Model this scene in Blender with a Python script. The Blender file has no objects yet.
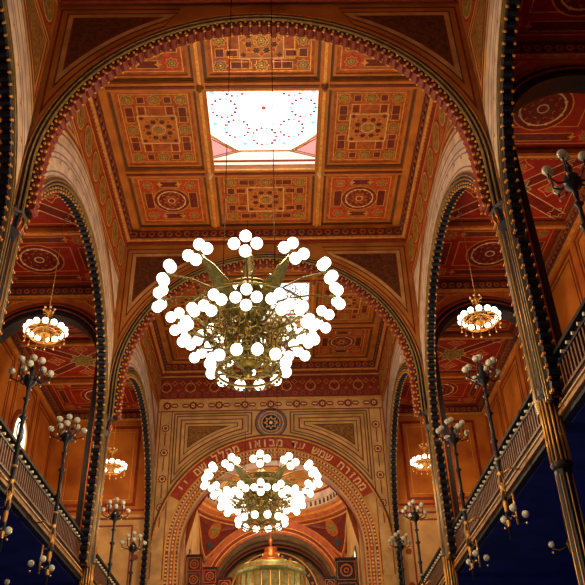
import bpy, math, random
from math import sin, cos, pi, sqrt, atan2, hypot
from mathutils import Vector, Matrix
random.seed(7)
S = bpy.context.scene
COL = S.collection

# ------------------------------------------------------------------ camera
PITCH, YAW, ROLL, FPX = 0.58732, 0.02578, -0.02932, 784.56
fw = Vector((sin(YAW)*cos(PITCH), cos(YAW)*cos(PITCH), sin(PITCH)))
r0 = Vector((cos(YAW), -sin(YAW), 0)); u0 = r0.cross(fw)
rt = cos(ROLL)*r0 + sin(ROLL)*u0; up = -sin(ROLL)*r0 + cos(ROLL)*u0
cd = bpy.data.cameras.new('camera'); cam = bpy.data.objects.new('camera', cd); COL.objects.link(cam)
cd.sensor_width = 36; cd.lens = FPX/585*36; cd.clip_end = 300
M4 = Matrix((rt, up, -fw)).transposed().to_4x4(); M4.translation = Vector((0.336, 0, 0))
cam.matrix_world = M4
S.camera = cam
# ------------------------------------------------------------------ world, exposure
w = bpy.data.worlds.new('world'); S.world = w; w.use_nodes = True
w.node_tree.nodes['Background'].inputs[0].default_value = (.5, .65, 1, 1)
w.node_tree.nodes['Background'].inputs[1].default_value = .3
S.view_settings.view_transform = 'Standard'; S.view_settings.look = 'None'
S.view_settings.gamma = 1; S.view_settings.use_curve_mapping = False
S.view_settings.exposure = 0.12
GLOBE_E = 3.6      # lit globes
SKY_E = 2.0        # daylight through stained glass
def lamp(name, loc, watts, colour, size=.4):
    l = bpy.data.lights.new(name, 'POINT'); l.energy = watts; l.color = colour; l.shadow_soft_size = size
    o = bpy.data.objects.new(name, l); COL.objects.link(o); o.location = loc
    return o

lamp('front_bay_chandelier_light', (-.2, 1.5, 9.0), 280, (1, .68, .36), 1.0)
lamp('chancel_fill', (0, 41.0, 13.6), 480, (1, .76, .48), .8); lamp('apse_fill', (0, 47.2, 11.5), 50, (1, .78, .5), .5)  # fill lights added to brighten chancel and apse, no fixture modelled
for sx in (-1, 1):
    for yy in (8, 18, 28): lamp('lower_aisle_cool_fill', (sx*8.6, yy, 2.5), 24, (.25, .4, 1), 1.0)  # cool fill added under the galleries, no window behind it
# ------------------------------------------------------------------ dimensions (metres, eye level = 0)
FL = -1.6
P = 11.28                   # bay length
A0 = 2.89                   # plane of the arch nearest the viewer
AR = [A0 + P*i for i in range(4)]      # 2.89 14.17 25.45 36.73
W = 5.7                     # nave half width
T = .14                      # arcade thickness
XO = 10.8                   # aisle outer wall
HC = 20.0                   # nave ceiling
HA = 17.2                   # aisle ceiling
YB = -5.0                   # rear wall

# ------------------------------------------------------------------ materials
MATS = {}
def mat(name, c, rough=.6, metal=0., var=.25, scale=3., emit=0, bump=0, c2=None, spec=.3):
    if name in MATS: return MATS[name]
    m = bpy.data.materials.new(name); m.use_nodes = True; nt = m.node_tree; b = nt.nodes['Principled BSDF']
    b.inputs['Roughness'].default_value = rough; b.inputs['Metallic'].default_value = metal
    b.inputs['Specular IOR Level'].default_value = spec
    if emit:
        b.inputs['Base Color'].default_value = (*c, 1)
        b.inputs['Emission Color'].default_value = (*c, 1); b.inputs['Emission Strength'].default_value = emit
    else:
        tc = nt.nodes.new('ShaderNodeTexCoord'); n = nt.nodes.new('ShaderNodeTexNoise')
        n.inputs['Scale'].default_value = scale; n.inputs['Detail'].default_value = 5
        nt.links.new(tc.outputs['Object'], n.inputs['Vector'])
        cr = nt.nodes.new('ShaderNodeValToRGB')
        d = c2 or tuple(x*(1-var) for x in c); e = tuple(min(1, x*(1+var*.6)) for x in c)
        cr.color_ramp.elements[0].position = .35; cr.color_ramp.elements[1].position = .65
        cr.color_ramp.elements[0].color = (*d, 1); cr.color_ramp.elements[1].color = (*e, 1)
        nt.links.new(n.outputs['Fac'], cr.inputs['Fac']); nt.links.new(cr.outputs['Color'], b.inputs['Base Color'])
        if bump:
            bp = nt.nodes.new('ShaderNodeBump'); bp.inputs['Strength'].default_value = bump
            nt.links.new(n.outputs['Fac'], bp.inputs['Height']); nt.links.new(bp.outputs['Normal'], b.inputs['Normal'])
    MATS[name] = m; return m
# nave paint
ORANGE = mat('orange_timber', (.50, .165, .027), .5, scale=1.5)
ORED = mat('red_orange_panel', (.43, .10, .02), .5, scale=5, var=.35)
MAROON = mat('maroon_paint', (.16, .025, .018), .5, scale=7)
DARKRED = mat('dark_red_paint', (.22, .03, .016), .5, scale=5)
GOLD = mat('gilt_line', (.75, .36, .08), .4, .3, scale=8)
CREAMG = mat('cream_gold_line', (.82, .56, .27), .5, 0, scale=8)
DAMASK = mat('dark_damask', (.15, .05, .022), .5, scale=10, c2=(.06, .025, .015))
FIELD = mat('brown_gold_damask', (.30, .14, .03), .5, scale=12, c2=(.12, .05, .02))
OLIVE = mat('olive_star_paint', (.27, .19, .04), .5, scale=9, c2=(.11, .12, .04))
VERM = mat('vermilion_paint', (.55, .04, .02), .5, scale=6)
REDB = mat('brick_red_band', (.34, .045, .02), .5, scale=6)
BLACKI = mat('black_iron', (.008, .007, .009), .6, .0, spec=.15)
TEAL = mat('dark_teal_paint', (.03, .07, .10), .5, scale=8)
BROWNL = mat('brown_line', (.12, .05, .025), .5, scale=8)
WALLO = mat('ochre_wall', (.50, .22, .05), .6, scale=.9, c2=(.36, .14, .03), bump=.1)
WALLP = mat('pale_stripe_plaster', (.58, .45, .35), .6, scale=2, c2=(.42, .32, .27))
WALLG = mat('grey_lilac_stripe', (.19, .14, .15), .6, scale=3)
WALLC = mat('cream_plaster', (.56, .34, .13), .6, scale=1.2, bump=.1)
BUFF = mat('buff_stripe', (.58, .36, .15), .6, scale=2)
# aisle paint
ARED = mat('aisle_red_panel', (.34, .025, .012), .5, scale=3)
ARED2 = mat('aisle_deep_red', (.19, .016, .012), .5, scale=5)
AOR = mat('aisle_beam_orange', (.42, .11, .022), .5, scale=3)
AWALL = mat('aisle_wall_orange', (.52, .17, .02), .6, scale=.8, c2=(.36, .09, .01), bump=.15)
ABORD = mat('aisle_wall_border_red', (.24, .03, .012), .5, scale=4)
# iron and gilding
IRON = mat('dark_bronze_iron', (.03, .022, .028), .4, .3, scale=6)
CABLE = mat('dark_cable', (.012, .008, .006), .9, spec=.02)
IRONB = mat('blue_black_iron', (.008, .011, .024), .42, .1, scale=6)
GILT = mat('gilded_metal', (.62, .33, .08), .38, .7, scale=5, bump=.2)
SILV = mat('pale_gilt_rib', (.46, .34, .15), .32, .6, scale=6)
BRASS = mat('green_gold_brass', (.13, .085, .012), .5, .45, scale=18, c2=(.045, .05, .008), bump=.5)
FILI = mat('bright_gilt_filigree', (.42, .26, .05), .45, .4, scale=20)
COPPER = mat('red_copper', (.50, .13, .04), .35, .7, scale=9)
NAVY_SHADE = mat('navy_gallery_shade', (.010, .018, .18), .7, scale=1, spec=.1)  # blue gloom under the galleries put into the colour
FLOOR = mat('dark_floor_stone', (.10, .07, .06), .5, scale=2)
WOODD = mat('dark_carved_wood', (.07, .022, .014), .5, scale=9)
MILK = mat('unlit_milk_glass', (.52, .56, .48), .18, var=.08, spec=.6)
LIT = mat('lit_milk_glass', (1, .93, .78), .3, emit=GLOBE_E)
LITA = mat('lit_aisle_globe', (1, .9, .7), .3, emit=7)
PANE = mat('bright_daylight_glass', (.92, .96, 1), .3, emit=SKY_E)
PANEB = mat('blue_stained_glass', (.12, .55, .75), .3, emit=1.6)
PANER = mat('red_stained_glass', (.5, .08, .06), .3, emit=.6)
PANED = mat('violet_stained_glass', (.10, .08, .2), .3, emit=.5)
WPANE = mat('window_daylight', (1, .86, .62), .3, emit=2.2)
PINK = mat('pink_panel_glow', (.62, .30, .30), .5, emit=.9)  # corner panels given their own glow to look lit
CREAML = mat('cream_flange_glow', (.95, .86, .66), .5, emit=1.0)  # skylight flange brightened by a glow of its own
CREAM = mat('cream_white_paint', (.82, .74, .60), .5, scale=3, var=.1)
DOMEG = mat('pale_green_gold_dome', (.42, .40, .16), .35, .4, scale=6, c2=(.24, .26, .10))
APSE = mat('apse_brown_gold', (.32, .17, .05), .6, scale=2, c2=(.16, .08, .03))
CHAN = mat('chancel_red_orange', (.45, .11, .04), .55, scale=3)

# ------------------------------------------------------------------ mesh builder
class MB:
    def __init__(s): s.v = []; s.f = []; s.mi = []; s.ms = []; s.sm = []
    def add(s, vs, fs, m, smooth=False):
        if m not in s.ms: s.ms.append(m)
        k = s.ms.index(m); n = len(s.v)
        s.v += [tuple(v) for v in vs]
        for f in fs: s.f.append(tuple(n+i for i in f)); s.mi.append(k); s.sm.append(smooth)
    def box(s, a, b, m):
        x0, y0, z0 = a; x1, y1, z1 = b
        vs = [(x0,y0,z0),(x1,y0,z0),(x1,y1,z0),(x0,y1,z0),(x0,y0,z1),(x1,y0,z1),(x1,y1,z1),(x0,y1,z1)]
        s.add(vs, [(0,3,2,1),(4,5,6,7),(0,1,5,4),(1,2,6,5),(2,3,7,6),(3,0,4,7)], m)
    def poly(s, Q, pts, m, h1, h0=0):              # extruded polygon on plane Q
        n = len(pts)
        vs = [Q(u, v, h0) for u, v in pts] + [Q(u, v, h1) for u, v in pts]
        s.add(vs, [tuple(range(n, 2*n))] + [(i, (i+1) % n, n+(i+1) % n, n+i) for i in range(n)], m)
    def rect(s, Q, u0_, v0_, u1_, v1_, m, h1, h0=0): s.poly(Q, [(u0_,v0_),(u1_,v0_),(u1_,v1_),(u0_,v1_)], m, h1, h0)
    def band(s, Q, outer, inner, m, h1, h0=0, closed=True):
        n = len(outer)
        vs = [Q(*p, h1) for p in outer] + [Q(*p, h1) for p in inner] + [Q(*p, h0) for p in outer] + [Q(*p, h0) for p in inner]
        fs = []
        for i in range(n if closed else n-1):
            j = (i+1) % n
            fs += [(i, j, n+j, n+i), (2*n+i, 2*n+j, j, i), (n+i, n+j, 3*n+j, 3*n+i)]
        if not closed:
            for i in (0, n-1): fs.append((i, n+i, 3*n+i, 2*n+i))
        s.add(vs, fs, m)
    def frame(s, Q, pts, wd, m, h1, h0=0):         # outline of width wd inside a convex polygon
        n = len(pts); ins = []
        ar = sum(pts[i][0]*pts[(i+1) % n][1]-pts[(i+1) % n][0]*pts[i][1] for i in range(n)); sg = 1 if ar > 0 else -1
        for i in range(n):
            p0, p1, p2 = Vector(pts[i-1]), Vector(pts[i]), Vector(pts[(i+1) % n])
            a = (p1-p0).normalized(); b = (p2-p1).normalized()
            na = Vector((-a.y, a.x))*sg; nb = Vector((-b.y, b.x))*sg
            k = wd/max(.25, 1+na.dot(nb))
            q = p1+(na+nb)*k; ins.append((q.x, q.y))
        s.band(Q, pts, ins, m, h1, h0); return ins
    def rframe(s, Q, a, b, c, d, wd, m, h1, h0=0): return s.frame(Q, [(a,b),(c,b),(c,d),(a,d)], wd, m, h1, h0)
    def ring(s, Q, cu, cv, ra, rb, m, h1, n=24, h0=0, k=1.):
        f = lambda r: [(cu+r*cos(2*pi*i/n), cv+k*r*sin(2*pi*i/n)) for i in range(n)]
        s.band(Q, f(rb), f(ra), m, h1, h0)
    def disc(s, Q, cu, cv, r, m, h1, n=20, h0=0, k=1., ph=0): s.poly(Q, [(cu+r*cos(ph+2*pi*i/n), cv+k*r*sin(ph+2*pi*i/n)) for i in range(n)], m, h1, h0)
    def star(s, Q, cu, cv, r, m, h1, n=8, q=.7, ph=0, h0=0, k=1.):
        s.poly(Q, [(cu+(r if i % 2 == 0 else r*q)*cos(ph+pi*i/n), cv+k*(r if i % 2 == 0 else r*q)*sin(ph+pi*i/n)) for i in range(2*n)], m, h1, h0)
    def starline(s, Q, cu, cv, r, wd, m, h1, n=8, q=.7, ph=0, h0=0, k=1.):
        f = lambda r_: [(cu+(r_ if i % 2 == 0 else r_*q)*cos(ph+pi*i/n), cv+k*(r_ if i % 2 == 0 else r_*q)*sin(ph+pi*i/n)) for i in range(2*n)]
        s.band(Q, f(r), f(r-wd), m, h1, h0)
    def line(s, Q, p, q, wd, m, h1, h0=0):
        p, q = Vector(p), Vector(q); d = (q-p).normalized(); n = Vector((-d.y, d.x))*wd/2
        s.poly(Q, [tuple(p-n), tuple(q-n), tuple(q+n), tuple(p+n)], m, h1, h0)
    def tube(s, pts, r, m, n=6, smooth=True):
        pts = [Vector(p) for p in pts]; vs = []; N = len(pts)
        rr = r if isinstance(r, (list, tuple)) else [r]*N
        nrm = None
        for i, p in enumerate(pts):
            t = (pts[min(i+1, N-1)]-pts[max(i-1, 0)]).normalized()
            if nrm is None: nrm = t.orthogonal().normalized()
            nrm = (nrm - t*nrm.dot(t)).normalized(); b = t.cross(nrm)
            for k in range(n): vs.append(p+(nrm*cos(2*pi*k/n)+b*sin(2*pi*k/n))*rr[i])
        fs = [(i*n+k, i*n+(k+1) % n, (i+1)*n+(k+1) % n, (i+1)*n+k) for i in range(N-1) for k in range(n)]
        fs += [tuple(range(n))[::-1], tuple((N-1)*n+k for k in range(n))]
        s.add(vs, fs, m, smooth)
    def lathe(s, prof, c, m, n=16, smooth=True, ph=0):
        vs = [(c[0]+r*cos(ph+2*pi*k/n), c[1]+r*sin(ph+2*pi*k/n), c[2]+z) for r, z in prof for k in range(n)]
        N = len(prof)
        fs = [(i*n+k, i*n+(k+1) % n, (i+1)*n+(k+1) % n, (i+1)*n+k) for i in range(N-1) for k in range(n)]
        fs += [tuple(range(n))[::-1], tuple((N-1)*n+k for k in range(n))]
        s.add(vs, fs, m, smooth)
    def ball(s, c, r, m, n=12, rows=8, kz=1.):
        s.lathe([(max(1e-4, r*sin(pi*i/rows)), -kz*r*cos(pi*i/rows)) for i in range(rows+1)], c, m, n)
    def build(s, name, parent=None, kind=None, label=None, cat=None, group=None):
        me = bpy.data.meshes.new(name); me.from_pydata(s.v, [], s.f)
        for m in s.ms: me.materials.append(m)
        me.polygons.foreach_set('material_index', s.mi); me.polygons.foreach_set('use_smooth', s.sm); me.update()
        import bmesh
        bm = bmesh.new(); bm.from_mesh(me); bmesh.ops.recalc_face_normals(bm, faces=bm.faces); bm.to_mesh(me); bm.free()
        o = bpy.data.objects.new(name, me); COL.objects.link(o)
        if parent: o.parent = parent
        tag(o, label, cat, group, kind); return o
def tag(o, label=None, cat=None, group=None, kind=None):
    for k, v in (('label', label), ('category', cat), ('group', group), ('kind', kind)):
        if v: o[k] = v
    return o
def empty(name, loc=(0,0,0), **k):
    o = bpy.data.objects.new(name, None); COL.objects.link(o); o.location = loc; o.empty_display_size = .1
    return tag(o, **k)
def copy_tree(o, parent=None):
    c = o.copy(); COL.objects.link(c)
    if parent: c.parent = parent
    for ch in [x for x in KIDS.get(o, [])] if o in KIDS else list(o.children): copy_tree(ch, c)
    return c
KIDS = {}

# planes: (u, v, h) -> world;  h grows toward the viewer's side of the surface
def wallY(y, s=-1): return lambda u, v, h: (u, y+s*h, v)          # a wall across the nave
def wallX(x, s): return lambda u, v, h: (x+s*h, u, v)             # a wall along the nave
def ceil_(z): return lambda u, v, h: (u, v, z-h)

def arcpts(cu, cv, r, vbot, n=40, clamp=None):
    p = [(cu-r, vbot)] if vbot < cv else []
    p += [(cu-r*cos(pi*i/n), cv+r*sin(pi*i/n)) for i in range(n+1)]
    if vbot < cv: p.append((cu+r, vbot))
    if clamp: p = [(min(max(a, clamp[0]), clamp[1]), b) for a, b in p]
    return p
def archband(mb, Q, cu, cv, ra, rb, vbot, m, h1, h0=0, clamp=None, n=40):
    mb.band(Q, arcpts(cu, cv, rb, vbot, n, clamp), arcpts(cu, cv, ra, vbot, n, clamp), m, h1, h0, closed=False)
def along(cu, cv, r, vbot, step):
    out = []
    for i in range(int((cv-vbot)/step)): out.append((cu-r, vbot+(i+.5)*step, 0)); out.append((cu+r, vbot+(i+.5)*step, pi))
    k = int(pi*r/step)
    for i in range(k): a = pi*(i+.5)/k; out.append((cu-r*cos(a), cv+r*sin(a), -a))
    return out
def beads(mb, Q, cu, cv, r, vbot, step, size, h1, m, h0=0, n=6):
    for u, v, a in along(cu, cv, r, vbot, step): mb.disc(Q, u, v, size, m, h1, n, h0, ph=a)
def scallops(mb, Q, cu, cv, r, vbot, step, m, md, h1, dp=.16, h0=0):
    """toothed inner edge of an arch: little round-ended lobes pointing to the opening"""
    for u, v, a in along(cu, cv, r, vbot, step):
        # inward direction
        dx, dy = cos(a), sin(a)
        if abs(a) == 0: dx, dy = 1, 0
        elif a == pi: dx, dy = -1, 0
        else: dx, dy = cos(a), sin(a)
        tx, ty = -dy, dx; q = step*.30
        mb.poly(Q, [(u-tx*q-dx*.03, v-ty*q-dy*.03), (u-tx*q+dx*dp*.6, v-ty*q+dy*dp*.6), (u+dx*dp, v+dy*dp), (u+tx*q+dx*dp*.6, v+ty*q+dy*dp*.6), (u+tx*q-dx*.03, v+ty*q-dy*.03)], m, h1, h0)
        mb.disc(Q, u+dx*dp*.35, v+dy*dp*.35, q*.5, md, h1+.02, 6, h1)
def lace(mb, Q, cu, cv, r, vbot, step, rd, bd, th, m, mg):
    """toothed iron lace round an opening: dark lobes parted by pairs of gilt beads"""
    for u, v, a in along(cu, cv, r, vbot, step):
        dx, dy = (1, 0) if a == 0 else (-1, 0) if a == pi else (cos(a), sin(a))
        mb.disc(Q, u+dx*rd*.5, v+dy*rd*.5, rd, m, .05, 8, -th-.05)
        tx, ty = -dy, dx
        for o in (rd*.1, rd*1.1):
            mb.disc(Q, u+dx*o+tx*step/2, v+dy*o+ty*step/2, bd, mg, .075, 6, .03); mb.disc(Q, u+dx*o+tx*step/2, v+dy*o+ty*step/2, bd, mg, -th-.03, 6, -th-.075)
        mb.disc(Q, u+tx*step/2, v+ty*step/2, bd*1.3, m, .03, 6, -th-.03)
def archwall(mb, Qn, u0_, u1_, v0_, v1_, cu, cv, r, m, th, msoff=None, n=40, back=None):
    """wall with a round-headed opening; front at h=0, back at h=-th"""
    path = arcpts(cu, cv, r, v0_, n)
    for h, mm in ((0, m), (-th, back or m)):
        vs = [Qn(u, v, h) for u, v in path]; top = [Qn(min(max(u, u0_), u1_), v1_, h) for u, v in path]
        k = len(path)
        vs += top; fs = [(i, i+1, k+i+1, k+i) for i in range(1, k-2)]
        mb.add(vs, fs, mm)
        mb.add([Qn(u0_, v0_, h), Qn(cu-r, v0_, h), Qn(cu-r, cv, h), Qn(cu-r, v1_, h), Qn(u0_, v1_, h)], [(0,1,2,3,4)], mm)
        mb.add([Qn(u1_, v0_, h), Qn(cu+r, v0_, h), Qn(cu+r, cv, h), Qn(cu+r, v1_, h), Qn(u1_, v1_, h)], [(0,1,2,3,4)], mm)
    k = len(path)
    mb.add([Qn(u, v, 0) for u, v in path]+[Qn(u, v, -th) for u, v in path], [(i, i+1, k+i+1, k+i) for i in range(k-1)], msoff or m)

# ------------------------------------------------------------------ setting: shell
YE = AR[3]
mb = MB(); mb.box((-XO-.3, YB-.3, FL-.3), (XO+.3, 52, FL), FLOOR); mb.build('floor', kind='structure')
mb = MB(); mb.box((-XO, YB-.3, FL), (XO, YB, HC+1), WALLO); mb.build('wall_back', kind='structure')

def quatrefoil(mb, Q, u, v, r, h):
    mb.starline(Q, u, v, r*1.3, .03, GOLD, h+.004, q=.72)
    mb.star(Q, u, v, r, OLIVE, h+.006, q=.68); mb.starline(Q, u, v, r*.72, .025, GOLD, h+.009, q=.6)
    mb.disc(Q, u, v, r*.2, GOLD, h+.01, 6)
def patB(mb, Q, a, b, c, d, h, C):
    """panel with four corner stars in red frames, maroon bars between and a round rosette"""
    g, mar, dark, verm, ln = C
    w_, l_ = c-a, d-b; cu, cv = (a+c)/2, (b+d)/2; e = .42
    mb.rframe(Q, a+.12, b+.12, c-.12, d-.12, .04, ln, h+.004)
    mb.rframe(Q, a+e+.42, b+e+.42, c-e-.42, d-e-.42, .035, ln, h+.004)
    for su in (a+e+.05, c-e-.05):
        for sv in (b+e+.05, d-e-.05):
            mb.star(Q, su, sv, .36, verm, h+.003, q=.74); quatrefoil(mb, Q, su, sv, .19, h+.004)
    x0, x1, y0, y1 = a+e+.5, c-e-.5, b+e+.5, d-e-.5
    for v in (b+e, d-e):
        mb.rect(Q, x0, v-.14, x1, v+.14, mar, h+.003); mb.rframe(Q, x0-.03, v-.17, x1+.03, v+.17, .03, ln, h+.005)
        for s in (-1, 1): mb.star(Q, cu+s*(x1-x0)*.5, v, .13, ln, h+.007, 4, .5)
    for u in (a+e, c-e):
        mb.rect(Q, u-.14, y0, u+.14, y1, mar, h+.003); mb.rframe(Q, u-.17, y0-.03, u+.17, y1+.03, .03, ln, h+.005)
    R_ = min(w_, l_)*.21
    mb.disc(Q, cu, cv, R_*1.25, dark, h+.005, 28); mb.ring(Q, cu, cv, R_*.96, R_*1.04, g, h+.009, 28); mb.ring(Q, cu, cv, R_*1.28, R_*1.34, ln, h+.006, 28)
    mb.star(Q, cu, cv, R_*.9, ORED if C is NC else mar, h+.009, 8, .6); mb.starline(Q, cu, cv, R_*.9, .03, ln, h+.013, 8, .6)
    for i in range(8):
        aa = 2*pi*i/8; mb.disc(Q, cu+R_*.62*cos(aa), cv+R_*.62*sin(aa), R_*.15, dark, h+.015, 8); mb.disc(Q, cu+R_*1.0*cos(aa+.39), cv+R_*1.0*sin(aa+.39), R_*.09, g, h+.015, 6)
    mb.disc(Q, cu, cv, R_*.22, dark, h+.016, 8); mb.ring(Q, cu, cv, R_*.22, R_*.28, g, h+.017, 8)
def patA(mb, Q, a, b, c, d, h, C):
    """square knot panel: stars at corners and mid sides, crossing lines and a pale framed rosette"""
    g, mar, dark, verm, ln = C
    cu, cv = (a+c)/2, (b+d)/2; e = .36
    mb.rframe(Q, a+.1, b+.1, c-.1, d-.1, .035, ln, h+.004)
    mb.rframe(Q, a+.62, b+.62, c-.62, d-.62, .03, ln, h+.004)
    xs = [a+e, cu, c-e]; ys = [b+e, cv, d-e]
    for i, u in enumerate(xs):
        for j, v in enumerate(ys):
            if i == 1 and j == 1: continue
            quatrefoil(mb, Q, u, v, .2, h+.004)
    for v in (ys[0], ys[2]):
        for k in (0, 1): mb.rect(Q, xs[k]+.34, v-.13, xs[k+1]-.34, v+.13, mar, h+.003); mb.rframe(Q, xs[k]+.32, v-.15, xs[k+1]-.32, v+.15, .022, ln, h+.005)
    for u in (xs[0], xs[2]):
        for k in (0, 1): mb.rect(Q, u-.13, ys[k]+.34, u+.13, ys[k+1]-.34, mar, h+.003); mb.rframe(Q, u-.15, ys[k]+.32, u+.15, ys[k+1]-.32, .022, ln, h+.005)
    R_ = min(c-a, d-b)*.265
    for s in (-1, 1):
        mb.line(Q, (cu+s*R_*.5, b+.62), (cu+s*R_*.5, d-.62), .025, ln, h+.005); mb.line(Q, (a+.62, cv+s*R_*.5), (c-.62, cv+s*R_*.5), .025, ln, h+.0055)
    mb.rect(Q, cu-R_, cv-R_, cu+R_, cv+R_, mar if C is AC else ORANGE, h+.006)
    for s in (-1, 1):
        for t in (-1, 1):
            mb.rect(Q, cu+s*R_*1.32-.16, cv+t*R_*.72-.1, cu+s*R_*1.32+.16, cv+t*R_*.72+.1, dark, h+.004)
            mb.rect(Q, cu+t*R_*.72-.1, cv+s*R_*1.32-.16, cu+t*R_*.72+.1, cv+s*R_*1.32+.16, dark, h+.004)
    mb.rframe(Q, cu-R_, cv-R_, cu+R_, cv+R_, .035, g, h+.012)
    mb.starline(Q, cu, cv, R_*.93, .025, ln, h+.013, 8, .74)
    for s in (-1, 1):
        for t in (-1, 1): mb.star(Q, cu+s*R_*.8, cv+t*R_*.8, R_*.15, mar, h+.01, 4, .6)
    for i in range(8):
        aa = 2*pi*i/8+.39; mb.star(Q, cu+R_*.6*cos(aa), cv+R_*.6*sin(aa), R_*.2, mar, h+.013, 6, .6); mb.starline(Q, cu+R_*.6*cos(aa), cv+R_*.6*sin(aa), R_*.24, .02, ln, h+.014, 6, .6)
    for i in range(8):
        aa = 2*pi*i/8; mb.rect(Q, cu+R_*.8*cos(aa)-.05, cv+R_*.8*sin(aa)-.05, cu+R_*.8*cos(aa)+.05, cv+R_*.8*sin(aa)+.05, verm, h+.011)
    mb.ring(Q, cu, cv, R_*.34, R_*.37, g, h+.013, 16)
    for s in (-1, 1):
        for t in (-1, 1):
            mb.rframe(Q, cu+s*R_*1.32-.2, cv+t*R_*.72-.14, cu+s*R_*1.32+.2, cv+t*R_*.72+.14, .02, ln, h+.006)
            mb.rframe(Q, cu+t*R_*.72-.14, cv+s*R_*1.32-.2, cu+t*R_*.72+.14, cv+s*R_*1.32+.2, .02, ln, h+.006)
    quatrefoil(mb, Q, cu, cv, R_*.24, h+.014)
NC = (CREAMG, MAROON, DARKRED, VERM, GOLD)
AC = (CREAMG, MAROON, ARED2, VERM, GOLD)

def frieze(mb, Q, a, b, v0_, v1_, axis='u', ground=MAROON, h=.03, step=.36, h0=0, m1=ORED, m2=TEAL):
    """scalloped painted cornice frieze between v0 and v1"""
    n = max(1, int(round((b-a)/step))); st = (b-a)/n; vm = (v0_+v1_)/2; hh = abs(v1_-v0_)
    pt = (lambda p, q: (p, q)) if axis == 'u' else (lambda p, q: (q, p))
    mb.poly(Q, [pt(a, v0_), pt(b, v0_), pt(b, v1_), pt(a, v1_)], ground, h, h0)
    for i in range(n):
        u = a+(i+.5)*st
        mb.ring(Q, *pt(u, vm), hh*.20, hh*.34, m1, h+.03, 10, h)
        mb.disc(Q, *pt(u, vm), hh*.13, m2, h+.04, 6, h)
        mb.poly(Q, [pt(a+i*st-.04, v0_), pt(a+i*st+.04, v0_), pt(a+i*st, vm)], m2, h+.035, h)

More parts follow.
